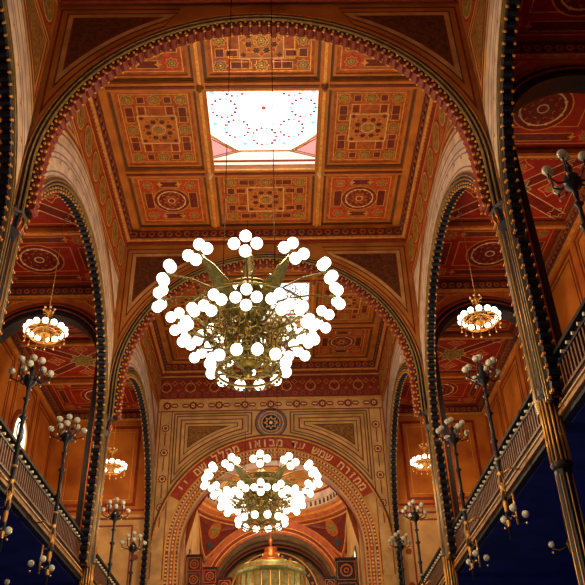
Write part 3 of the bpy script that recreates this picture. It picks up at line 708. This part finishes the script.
# ------------------------------------------------------------------ chancel: pendentives, dome, apse
YC = YE+.6+4.1; HR = 4.1; SR = HR*sqrt(2); ZR = 14.5; SZ = ZR-HR
mb = MB()
for s in (-1, 1):
    xa, xb = sorted((s*4.15, s*4.45)); mb.box((xa, YE+.6, FL), (xb, YC+4.1, SZ+4.3), WALLC)
    Q = wallX(s*4.15, -s)
    mb.rect(Q, YE+1.0, 4, YE+1.15, 12.8, CHAN, .03); mb.rect(Q, YC+3.8, 4, YC+4.0, 12, CHAN, .03)
mb.build('wall_chancel', kind='structure')
mb = MB()
N = 96; Mr = 8
g = []
for i in range(N+1):
    ph = 2*pi*i/N; rm = HR/max(abs(cos(ph)), abs(sin(ph)))
    g.append([(HR+(rm-HR)*j/Mr) for j in range(Mr+1)])
for i in range(N):
    vs = []
    for ii in (i, i+1):
        ph = 2*pi*ii/N
        for j in range(Mr+1): r = min(g[ii][j], SR); vs.append((r*cos(ph), YC+r*sin(ph), SZ+sqrt(max(0, SR*SR-r*r))))
    mb.add(vs, [(j, j+1, Mr+2+j, Mr+1+j) for j in range(Mr)], CHAN, True)
# ornaments on the far pendentives follow the sphere
def onsph(u, v, h, s):                        # u: azimuth offset from the corner, v: height
    ph = pi/2-s*pi/4+u; z = v; r = sqrt(max(.01, (SR-h)**2-(z-SZ)**2)); return (r*cos(ph), YC+r*sin(ph), z)
for s in (-1, 1):
    Qs = lambda u, v, h, s=s: onsph(u, v, h+.02, s)
    def tri(k):
        c = [(-.56, 14.25), (.56, 14.25), (0, 11.7)]; out = []
        for q in range(3):
            p0, p1 = c[q], c[(q+1) % 3]
            for t in range(8):
                f_ = t/8; bw_ = 0 if q == 0 else .13*sin(pi*f_); x = p0[0]+(p1[0]-p0[0])*f_; z = p0[1]+(p1[1]-p0[1])*f_
                out.append((x*(1-bw_*1.6), z+bw_*.5))
        return [(x*k, 13.5+(z-13.5)*k) for x, z in out]
    for k0, k1, m in ((1, .95, GOLD), (.86, .82, DARKRED), (.74, .68, GOLD)): mb.band(Qs, tri(k0), tri(k1), m, .04)
    B_ = tri(.68); mb.add([Qs(0, 13.5, .02)]+[Qs(*p, .02) for p in B_], [(0, i+1, (i+1) % len(B_)+1) for i in range(len(B_))], MAROON)
    mb.disc(Qs, 0, 13.6, .085, ORED, .08, 14, k=5); mb.disc(Qs, 0, 13.6, .05, OLIVE, .10, 10, k=5); mb.disc(Qs, 0, 12.85, .035, TEAL, .08, 8, k=5)
mb.build('ceiling_chancel', kind='structure')
mb = MB()
prof = []
for r, z, m in ((4.12, 14.45, GOLD), (4.02, 14.55, CHAN), (3.98, 14.7, BUFF), (3.85, 14.75, WALLP), (3.80, 15.1, BROWNL), (3.86, 15.15, WALLP), (3.78, 15.5, DARKRED), (3.70, 15.6, BUFF), (3.5, 16.2, WALLO), (2.9, 17.3, BUFF), (2.0, 18.2, WALLO), (.9, 18.7, CREAM), (.8, 18.75, CREAM)):
    prof.append((r, z, m))
for (r1, z1, m), (r2, z2, _) in zip(prof, prof[1:]):
    n = 64; vs = [(r1*cos(2*pi*i/n), YC+r1*sin(2*pi*i/n), z1) for i in range(n)]+[(r2*cos(2*pi*i/n), YC+r2*sin(2*pi*i/n), z2) for i in range(n)]
    mb.add(vs, [(i, (i+1) % n, n+(i+1) % n, n+i) for i in range(n)], m)
for i in range(72):
    a = 2*pi*i/72; r = 3.80; x, y = r*cos(a), YC+r*sin(a); mb.box((x-.05, y-.05, 14.8), (x+.05, y+.05, 15.05), BROWNL)
mb.build('ceiling_dome', kind='structure')
mb = MB(); mb.lathe([(.9, 18.72), (.9, 18.8)], (0, YC, 0), PANE, 24); mb.build('window_9', kind='structure')  # glowing pane added at the dome top to light the chancel
# far arch and apse
YA = YC+4.1; mb = MB(); Q = wallY(YA, -1)
archwall(mb, Q, -4.45, 4.45, FL, 14.6, 0, 9.95, 3.55, CHAN, .5, APSE, 40)
for ra, rb, m, h in ((.0, .07, BROWNL, .06), (.07, .2, ORED, .03), (.2, .25, GOLD, .06), (.25, .42, DARKRED, .03), (.42, .47, GOLD, .06)):
    archband(mb, Q, 0, 9.95, 3.55+ra, 3.55+rb, 4, m, h, n=40)
mb.build('wall_chancel_back', kind='structure')
mb = MB(); n = 32; path = arcpts(0, 9.95, 3.56, FL, n); y0, y1 = YA+.5, YA+3.2; k = len(path)
mb.add([(u, y0, v) for u, v in path]+[(u, y1, v) for u, v in path], [(i, i+1, k+i+1, k+i) for i in range(k-1)], APSE)
mb.add([(u, y1, v) for u, v in path], [tuple(range(k))], APSE)
Q = wallY(y1, -1)
for ra, rb, m, h in ((2.1, 2.22, BUFF, .12), (2.22, 2.58, IRON, .05), (2.58, 2.66, GOLD, .1)):
    archband(mb, Q, 0, 10.75, ra, rb, 2, m, h, n=32)
for i in range(15):
    a = pi*(i+.5)/15; mb.star(Q, 2.4*cos(a), 10.75+2.4*sin(a), .11, COPPER, .08, 6, .6)
for rr in (2.8,):
    archband(mb, wallY(YA+.55, 1), 0, 9.95, rr, rr, 2, APSE, 0) if 0 else None
mb.build('wall_apse', kind='structure')
mb = MB(); mb.poly(Q, arcpts(0, 10.75, 2.1, 6, 24), WALLP, .04); mb.build('trim_50', kind='structure')  # pale fill stands in for window light inside the apse arch
for i in range(3):
    mb = MB(); r = 3.54; a = 0
    for q in range(1): archband(mb, lambda u, v, h, yy=YA+1.0+i*.8: (u, yy+h, v), 0, 9.95, 3.42, 3.55, 5, (BROWNL, DARKRED, IRON)[i], .12, n=32)
    mb.build('trim_%d' % (51+i), kind='structure')
# chancel side windows
for s in (-1, 1):
    wn = empty('window_%d' % (10 if s < 0 else 11), kind='structure'); Q = wallX(s*4.15, -s)
    for q, yy in enumerate((YC-1.5, YC+.3, YC+2.1)):
        mb = MB(); mb.poly(Q, arcpts(yy, 10.6, .42, 5.5, 14), WPANE, .03); mb.build('pane', wn)
        mb = MB(); archband(mb, Q, yy, 10.6, .42, .54, 5.5, OLIVE, .07, n=14); archband(mb, Q, yy, 10.6, .54, .6, 5.5, BROWNL, .05, n=14); mb.build('window_frame', wn)

# ------------------------------------------------------------------ ark canopy and carved screens
root = empty('ark_canopy', (-.15, 43.6, FL), label='tall domed ark canopy in pale green gold with a copper crown, under the far arch', cat='canopy')
mb = MB(); mb.lathe([(2.1, 0), (2.1, 11.4-FL-1.1), (2.0, 11.5-FL-1.1)], (0, 0, 0), DOMEG, 24, False)
for i in range(24):
    a = 2*pi*i/24; mb.tube([(2.12*cos(a), 2.12*sin(a), 1), (2.12*cos(a), 2.12*sin(a), 10.3-FL)], .05, GILT, 5)
mb.build('drum', root)
mb = MB(); z = 10.4-FL
mb.lathe([(2.1, 0), (2.22, .08), (2.22, .2), (2.12, .28), (2.16, .38), (2.0, .42)], (0, 0, z), DOMEG, 32); mb.lathe([(2.2, .1), (2.25, .13), (2.2, .16)], (0, 0, z), GILT, 32)
mb.build('cornice', root)
mb = MB(); mb.lathe([(2.0, .38), (1.8, .5), (1.4, .62), (1.0, .7), (.8, .72)], (0, 0, z), DOMEG, 24)
for i in range(12):
    a = 2*pi*i/12; mb.tube([(r*cos(a), r*sin(a), z+q) for r, q in ((2.0, .4), (1.82, .51), (1.42, .63), (1.0, .71))], .04, GILT, 5)
mb.build('dome', root)
mb = MB(); mb.lathe([(.95, .68), (1.0, .74), (.9, .84), (.55, 1.0), (.40, 1.25), (.44, 1.5), (.2, 1.56)], (0, 0, z), COPPER, 16)
for i in range(8):
    a = 2*pi*i/8; mb.disc(lambda u, v, h, a=a: (cos(a)*(.44+h)-sin(a)*u, sin(a)*(.44+h)+cos(a)*u, z+1.1+v), 0, 0, .12, GILT, .1, 8)
mb.build('crown', root, label='red copper crown')
mb = MB(); mb.lathe([(.12, 1.5), (.08, 1.7), (.15, 1.8), (.15, 1.95), (.05, 2.1), (.03, 2.4)], (0, 0, z), COPPER, 10); mb.build('finial', root)
root.scale = (.86, .86, 1); root.location.z += .3
def screen(x, y, wd, zt, label, m1=WOODD):
    r = empty('carved_screen', (x, y, FL), label=label, cat='screen')
    h = zt-FL; mb = MB(); mb.box((-wd/2, -.2, 0), (wd/2, .2, h), m1); mb.box((-wd/2-.04, -.24, h), (wd/2+.04, .24, h+.08), IRON); mb.build('panel', r)
    mb = MB(); Q = lambda u, v, h_: (u, -.2-h_, v)
    n = int(h/ (wd*1.05))
    for i in range(n):
        v = h-wd*.55-i*wd*1.05
        if v < 4: break
        mb.ring(Q, 0, v, wd*.24, wd*.32, COPPER, .05, 16); mb.ring(Q, 0, v, wd*.08, wd*.14, COPPER, .05, 10); mb.rframe(Q, -wd*.46, v-wd*.46, wd*.46, v+wd*.46, .03, COPPER, .03)
    mb.build('tracery', r, label='copper ring tracery'); return r
screen(-3.74, 38.6, .68, 10.45, 'tallest dark carved wooden screen with ring tracery at the left of the far arch')
screen(-2.98, 38.6, .64, 9.85, 'middle height carved wooden screen stepping down beside the tallest one')
screen(-2.28, 38.6, .6, 9.35, 'lowest carved wooden screen of the three left of the ark')
screen(3.5, 38.6, .95, 10.15, 'wide blue black carved screen at the right of the far arch', IRONB)
screen(2.7, 38.7, .5, 9.3, 'narrow dark carved screen right of the ark', IRONB)

# ------------------------------------------------------------------ great chandeliers
def globe_part(c, r, m, parent, n=14):
    mb = MB(); mb.ball(c, r, m, n, 10); return mb.build('globe', parent)
def great_chandelier(loc, label, K=1.):
    root = empty('chandelier', loc, label=label, cat='chandelier', group='great nave chandeliers')
    # loc is the height of the upper tier's centre
    ztop = HC+.15-loc[2]
    mb = MB()
    mb.lathe([(.05, 1.1), (.10, 1.0), (.05, .9), (.16, .7), (.08, .5), (.22, .3), (.30, .1), (.12, -.2), (.14, -.45), (.26, -.6), (.26, -.8), (.14, -1.0), (.16, -1.25), (.28, -1.45), (.28, -1.55), (.14, -1.65), (.06, -1.72), (.10, -1.78), (.03, -1.86)], (0, 0, 0), BRASS, 16)
    mb.build('central_stem', root)
    for s in (-1, 1):
        mb = MB(); mb.tube([(s*.55, 0, .05), (s*.55, 0, ztop)], .010, CABLE, 5); mb.build('suspension_cable', root)
    mb = MB(); n = 48
    for R_, z, rr in ((.58, .06, .03), (1.25, -.5, .025), (.62, -1.55, .045), (.62, -1.75, .03), (.9, -.82, .02)):
        mb.tube([(R_*cos(2*pi*i/n), R_*sin(2*pi*i/n), z) for i in range(n+1)], rr, BRASS, 6)
    mb.build('hoop', root)
    for t in range(12):
        a = 2*pi*t/12-pi/2
        ca, sa = cos(a), sin(a); Rr = lambda r, z, o=0: (r*ca-o*sa, r*sa+o*ca, z*.9)
        # upper arm: broad green-gold leaf rising outward from the stem
        mb = MB()
        L = [(.2, -.75, .14), (.6, -.55, .2), (1.0, -.33, .17), (1.4, -.14, .10), (1.68, -.04, .03)]
        vs = []
        for r, z, wd in L: vs += [Rr(r, z, -wd), Rr(r, z+.10, 0), Rr(r, z, wd), Rr(r, z-.04, 0)]
        fs = [(4*i+q, 4*i+(q+1) % 4, 4*i+4+(q+1) % 4, 4*i+4+q) for i in range(len(L)-1) for q in range(4)]+[(0, 1, 2, 3), tuple(4*(len(L)-1)+q for q in range(4))]
        if t in (1, 11, 5, 7): mb.add(vs, fs, BRASS)
        mb.tube([Rr(.2, -.3), Rr(.8, -.05), Rr(1.3, .03), Rr(1.7, -.02), Rr(1.82, -.02)], .022, BRASS)
        for sgn in (-1, 1):
            mb.tube([Rr(1.0+.2*q/10*cos(q*.75), -.3+.2*q/10*sin(q*.75), sgn*.1) for q in range(14)], .012, BRASS, 4)
            mb.tube([Rr(1.72, -.02), Rr(1.78, -.02, sgn*.12), Rr(1.82, .0, sgn*.19)], .012, BRASS, 5)
        mb.tube([Rr(1.72, 0), Rr(1.78, .12), Rr(1.80, .18)], .012, BRASS, 5); mb.tube([Rr(1.72, 0), Rr(1.8, -.15), Rr(1.84, -.19)], .012, BRASS, 5)
        arm = mb.build('upper_arm', root)
        for rr, z, o in ((1.80, .23, 0), (1.84, .0, .215), (1.84, .0, -.215), (1.88, -.23, .0)):
            globe_part(Rr(rr, z, o), .114, LIT, arm)
        # middle arm
        mb = MB()
        mb.tube([Rr(.2, -.8), Rr(.6, -1.05), Rr(.95, -1.05), Rr(1.15, -.95), Rr(1.22, -.98)], .024, BRASS)
        for q0 in (.45, .75): mb.tube([Rr(q0+.16*q/9*cos(q*.8), -.9+.16*q/9*sin(q*.8)) for q in range(12)], .012, BRASS, 4)
        for sgn in (-1, 1): mb.tube([Rr(1.15, -.95), Rr(1.22, -.95, sgn*.2)], .012, BRASS, 5)
        arm = mb.build('middle_arm', root)
        for rr, z, o in ((1.26, -.72, 0), (1.29, -.94, .20), (1.29, -.94, -.20), (1.32, -1.16, 0)):
            globe_part(Rr(rr, z, o), .110, LIT, arm)
    # pierced filigree body between the tiers
    mb = MB(); rnd = random.Random(3)
    for i in range(210):
        a = rnd.random()*2*pi; z = -.5-rnd.random()*1.0; r = (.85-.3*abs(z+.55))*(.6+.4*rnd.random()); q0 = rnd.random()*6; rad = .08+.08*rnd.random()
        mb.tube([(cos(a)*r-sin(a)*rad*q/9*cos(q0+q*.7), sin(a)*r+cos(a)*rad*q/9*cos(q0+q*.7), z+rad*q/9*sin(q0+q*.7)) for q in range(10)], .012, FILI if i % 3 else BRASS, 4)
        if i % 2: mb.ball((cos(a)*r*1.15, sin(a)*r*1.15, z), .028, FILI, 6, 4)
    for i in range(36):
        a = 2*pi*i/36; mb.ball((.64*cos(a), .64*sin(a), -1.82), .035, BRASS, 6, 4); mb.tube([(.62*cos(a), .62*sin(a), -1.55), (.3*cos(a+.1), .3*sin(a+.1), -1.68)], .01, BRASS, 4)
        mb.tube([(1.25*cos(a), 1.25*sin(a), -.5), (1.0*cos(a+.12), 1.0*sin(a+.12), -.75), (.9*cos(a), .9*sin(a), -.85), (.66*cos(a-.1), .66*sin(a-.1), -1.27), (.62*cos(a), .62*sin(a), -1.53)], .011, BRASS, 4)
    mb.build('filigree', root)
    mb = MB()
    for i in range(12):
        a = 2*pi*(i+.5)/12; mb.tube([(.55*cos(a), .55*sin(a), -1.58), (.70*cos(a), .70*sin(a), -1.64)], .03, BRASS)
    lo = mb.build('lower_ring', root)
    for i in range(12):
        a = 2*pi*(i+.5)/12; globe_part((.76*cos(a), .76*sin(a), -1.66), .115, LIT, lo)
    if K != 1.:
        def sq(o):
            for c in o.children:
                me = c.data
                if c.name.startswith('globe'):
                    zc = sum(v.co.z for v in me.vertices)/len(me.vertices)
                    for v in me.vertices: v.co.z += zc*(K-1)
                elif not c.name.startswith('suspension'):
                    for v in me.vertices: v.co.z *= K
                sq(c)
        bpy.context.view_layer.update(); sq(root)
    return root
great_chandelier((-.22, 13.62, 8.97), 'huge tiered brass chandelier of lit white globes, the nearer one below the skylight')
ch2 = great_chandelier((-.22, 24.9, 9.2), 'tiered brass chandelier of lit white globes farther off, before the inscribed arch', .84)
for y in (13.62, 24.9):
    lamp('chandelier_light', (-.22, y, 10.9), 1150, (1, .68, .36), .5); lamp('chandelier_light', (-.22, y, 5.0), 650, (1, .68, .36), .4)  # point lights added above and below each chandelier carry its globes' light

# ------------------------------------------------------------------ small ring chandeliers in the aisles
def ring_chandelier():
    root = empty('ring_chandelier', (0, 0, 0)); n = 36; R_ = .58
    mb = MB()
    for z, rr, q in ((0, .03, R_), (-.12, .02, R_*.8), (.05, .02, R_*.55)): mb.tube([(q*cos(2*pi*i/n), q*sin(2*pi*i/n), z) for i in range(n+1)], rr, GILT, 6)
    for i in range(14):
        a = 2*pi*i/14; mb.tube([(R_*cos(a), R_*sin(a), 0), (R_*.6*cos(a), R_*.6*sin(a), .12), (.08*cos(a), .08*sin(a), -.05)], .014, GILT, 4)
        mb.ball((R_*1.05*cos(a), R_*1.05*sin(a), -.24), .03, CREAMG, 6, 4); mb.tube([(R_*1.05*cos(a), R_*1.05*sin(a), -.22), (R_*cos(a), R_*sin(a), 0)], .008, GILT, 4)
    mb.build('hoop', root)
    mb = MB(); mb.lathe([(.02, -.34), (.06, -.28), (.03, -.2), (.16, -.08), (.12, .05), (.05, .15), (.09, .3), (.04, .4), (.03, .75), (.1, .82), (.03, .9)], (0, 0, 0), GILT, 10)
    for i in range(6):
        a = 2*pi*i/6; mb.tube([(.03*cos(a), .03*sin(a), .75), (.15*cos(a), .15*sin(a), .72), (.17*cos(a), .17*sin(a), .84)], .014, GILT, 4); mb.ball((.17*cos(a), .17*sin(a), .88), .04, CREAMG, 6, 4)
        mb.tube([(.05*cos(a), .05*sin(a), .72), (R_*.8*cos(a), R_*.8*sin(a), .02)], .006, GILT, 4)
    mb.build('central_stem', root)
    mb = MB(); mb.tube([(0, 0, .9), (0, 0, HA-12.3)], .01, GILT, 5); mb.build('chain', root)
    for i in range(14):
        a = 2*pi*i/14
        globe_part((R_*1.02*cos(a), R_*1.02*sin(a), .12), .095, LITA, root, 10)
    return root
rc = ring_chandelier()
for i, (x, y, z, lab) in enumerate(((-6.82, 21.0, 12.6, 'gilt ring chandelier of small lit globes in the near left aisle arch'), (6.75, 21.0, 12.8, 'gilt ring chandelier of small lit globes in the near right aisle arch'),
                     (-7.0, 33.0, 12.85, 'gilt ring chandelier of lit globes in the far left aisle before the orange end wall'), (6.9, 33.2, 12.85, 'gilt ring chandelier of lit globes in the far right aisle before the orange end wall'))):
    o = rc if i == 0 else copy_tree(rc); o.location = (x, y, z); tag(o, lab, 'chandelier', 'small aisle chandeliers')
    o.scale = (1, 1, 1)
    lamp('aisle_lamp', (x*1.12, y, z-1.3), 110, (1, .60, .28), .4)

# ------------------------------------------------------------------ candelabra posts in front of the galleries
def candelabrum():
    root = empty('candelabrum', (0, 0, 0))       # origin at hub height; pole hangs down 4.2 m to the bracket
    mb = MB()
    pr = [(.03, .35), (.07, .28), (.04, .2), (.12, .1), (.17, 0), (.14, -.12), (.05, -.2), (.035, -.45), (.085, -.5), (.035, -.56), (.045, -.9), (.10, -.96), (.045, -1.02), (.05, -1.6), (.09, -1.66), (.05, -1.72), (.05, -2.3), (.045, -2.9), (.07, -3.0), (.04, -3.1), (.04, -3.9)]
    mb.lathe(pr, (0, 0, 0), IRONB, 12); mb.build('pole', root)
    for z in (-.5, -.96, -1.66, -2.1): mb = MB(); mb.lathe([(.05, -.03), (.075, 0), (.05, .03)], (0, 0, z), SILV, 10); mb.build('collar', root, label='pale gilt collar')
    mb = MB()
    mb.lathe([(.04, 0), (.06, -.1), (.035, -.2), (.06, -.4), (.035, -.6), (.055, -.8), (.03, -1.1), (.05, -1.2), (.02, -1.5)], (0, 0, -2.35), GILT, 8)
    for i in range(5):
        a = 2*pi*i/5; mb.tube([(.05*cos(a), .05*sin(a), -2.5), (.085*cos(a), .085*sin(a), -2.65), (.045*cos(a), .045*sin(a), -2.8), (.075*cos(a), .075*sin(a), -3.0)], .011, GILT, 4)
    mb.tube([(.05, 0, -2.45), (.25, 0, -2.3), (.45, 0, -2.35)], .025, GILT, 5)
    mb.tube([(.2, 0, -2.9), (.2, 0, -3.6)], .025, GILT, 5); mb.tube([(0, 0, -3.0), (.2, 0, -3.0)], .012, GILT, 4)
    mb.build('bracket', root, label='gilded bracket and pendant')
    for i in range(8):
        a = 2*pi*i/8+.2; R_ = .43 if i % 2 == 0 else .32; zt = .1 if i % 2 == 0 else .3
        mb = MB(); mb.tube([(.1*cos(a), .1*sin(a), 0), (R_*.6*cos(a), R_*.6*sin(a), -.08), (R_*cos(a), R_*sin(a), 0), (R_*cos(a), R_*sin(a), zt)], .018, IRONB, 5)
        mb.ball((R_*cos(a), R_*sin(a), -.06), .025, CREAMG, 6, 4)
        arm = mb.build('arm', root); globe_part((R_*cos(a), R_*sin(a), zt+.08), .085, MILK, arm, 10)
    mb = MB(); mb.tube([(0, 0, .3), (0, 0, .5)], .018, IRONB, 5); arm = mb.build('arm', root); globe_part((0, 0, .56), .085, MILK, arm, 10)
    for i in range(3):
        a = (-1.5, .1, 1.5)[i]; R_ = .42
        mb = MB(); mb.tube([(0, 0, -3.4), (R_*.5*cos(a), R_*.5*sin(a), -3.55), (R_*cos(a), R_*sin(a), -3.45)], .016, IRONB, 5)
        mb.ball((R_*cos(a), R_*sin(a), -3.55), .03, GILT, 6, 4)
        arm = mb.build('lower_arm', root); globe_part((R_*cos(a), R_*sin(a), -3.36), .085, MILK, arm, 10)
    return root
cb = candelabrum(); first = True
XP = 5.35
for side, y, z, lab in ((1, 9.9, 8.75, 'nearest bronze candelabrum at the upper right edge, white unlit globes against the aisle ceiling'),
        (1, 17.0, 8.75, 'bronze candelabrum post with unlit globes on the right, just left of the big front column'),
        (1, 20.9, 8.85, 'second bronze candelabrum post with unlit globes along the right gallery'),
        (1, 28.6, 9.05, 'third bronze candelabrum along the right gallery, beyond the second arch'),
        (1, 32.9, 9.2, 'farthest bronze candelabrum on the right gallery'),
        (-1, 16.2, 8.5, 'bronze candelabrum post with unlit globes nearest the left edge'),
        (-1, 19.8, 8.65, 'second bronze candelabrum post along the left gallery, left of the iron column'),
        (-1, 27.0, 8.8, 'third bronze candelabrum on the left gallery, before the orange end wall'),
        (-1, 30.9, 8.8, 'farthest bronze candelabrum on the left gallery')):
    o = cb if first else copy_tree(cb); first = False
    o.location = (side*XP, y, z); o.rotation_euler = (0, 0, 0 if side > 0 else pi); tag(o, lab, 'candelabrum', 'candelabra along the galleries')

# lamps hanging in the dark under the galleries
def under_lamp():
    root = empty('hanging_lamp', (0, 0, 0)); mb = MB()
    mb.tube([(0, 0, 0), (0, 0, -.9)], .012, BRASS, 5); mb.lathe([(.02, -.8), (.07, -.9), (.04, -1.0), (.02, -1.15)], (0, 0, 0), BRASS, 8); mb.build('stem', root)
    for i in range(3):
        a = 2*pi*i/3+.4; mb = MB(); mb.tube([(0, 0, -.95), (.25*cos(a), .25*sin(a), -1.02), (.42*cos(a), .42*sin(a), -.95)], .012, BRASS, 5); mb.ball((.42*cos(a), .42*sin(a), -1.04), .025, CREAMG, 6, 4)
        arm = mb.build('arm', root); globe_part((.42*cos(a), .42*sin(a), -.85), .08, MILK, arm, 10)
    return root
ul = under_lamp(); first = True
for side, y, lab in ((1, 15.6, 'small three globe lamp in the dark under the right gallery, behind the first post'), (1, 19.0, 'small three globe lamp under the right gallery, farther along the dark wall'),
        (1, 13.0, 'small lamp under the right gallery at the right edge beside the big column'), (-1, 17.6, 'small three globe lamp in the dark under the left gallery'), (-1, 21.5, 'small lamp under the left gallery beside the iron column')):
    o = ul if first else copy_tree(ul); first = False
    o.location = (side*7.3, y, 6.18); tag(o, lab, 'lamp', 'lamps under the galleries')
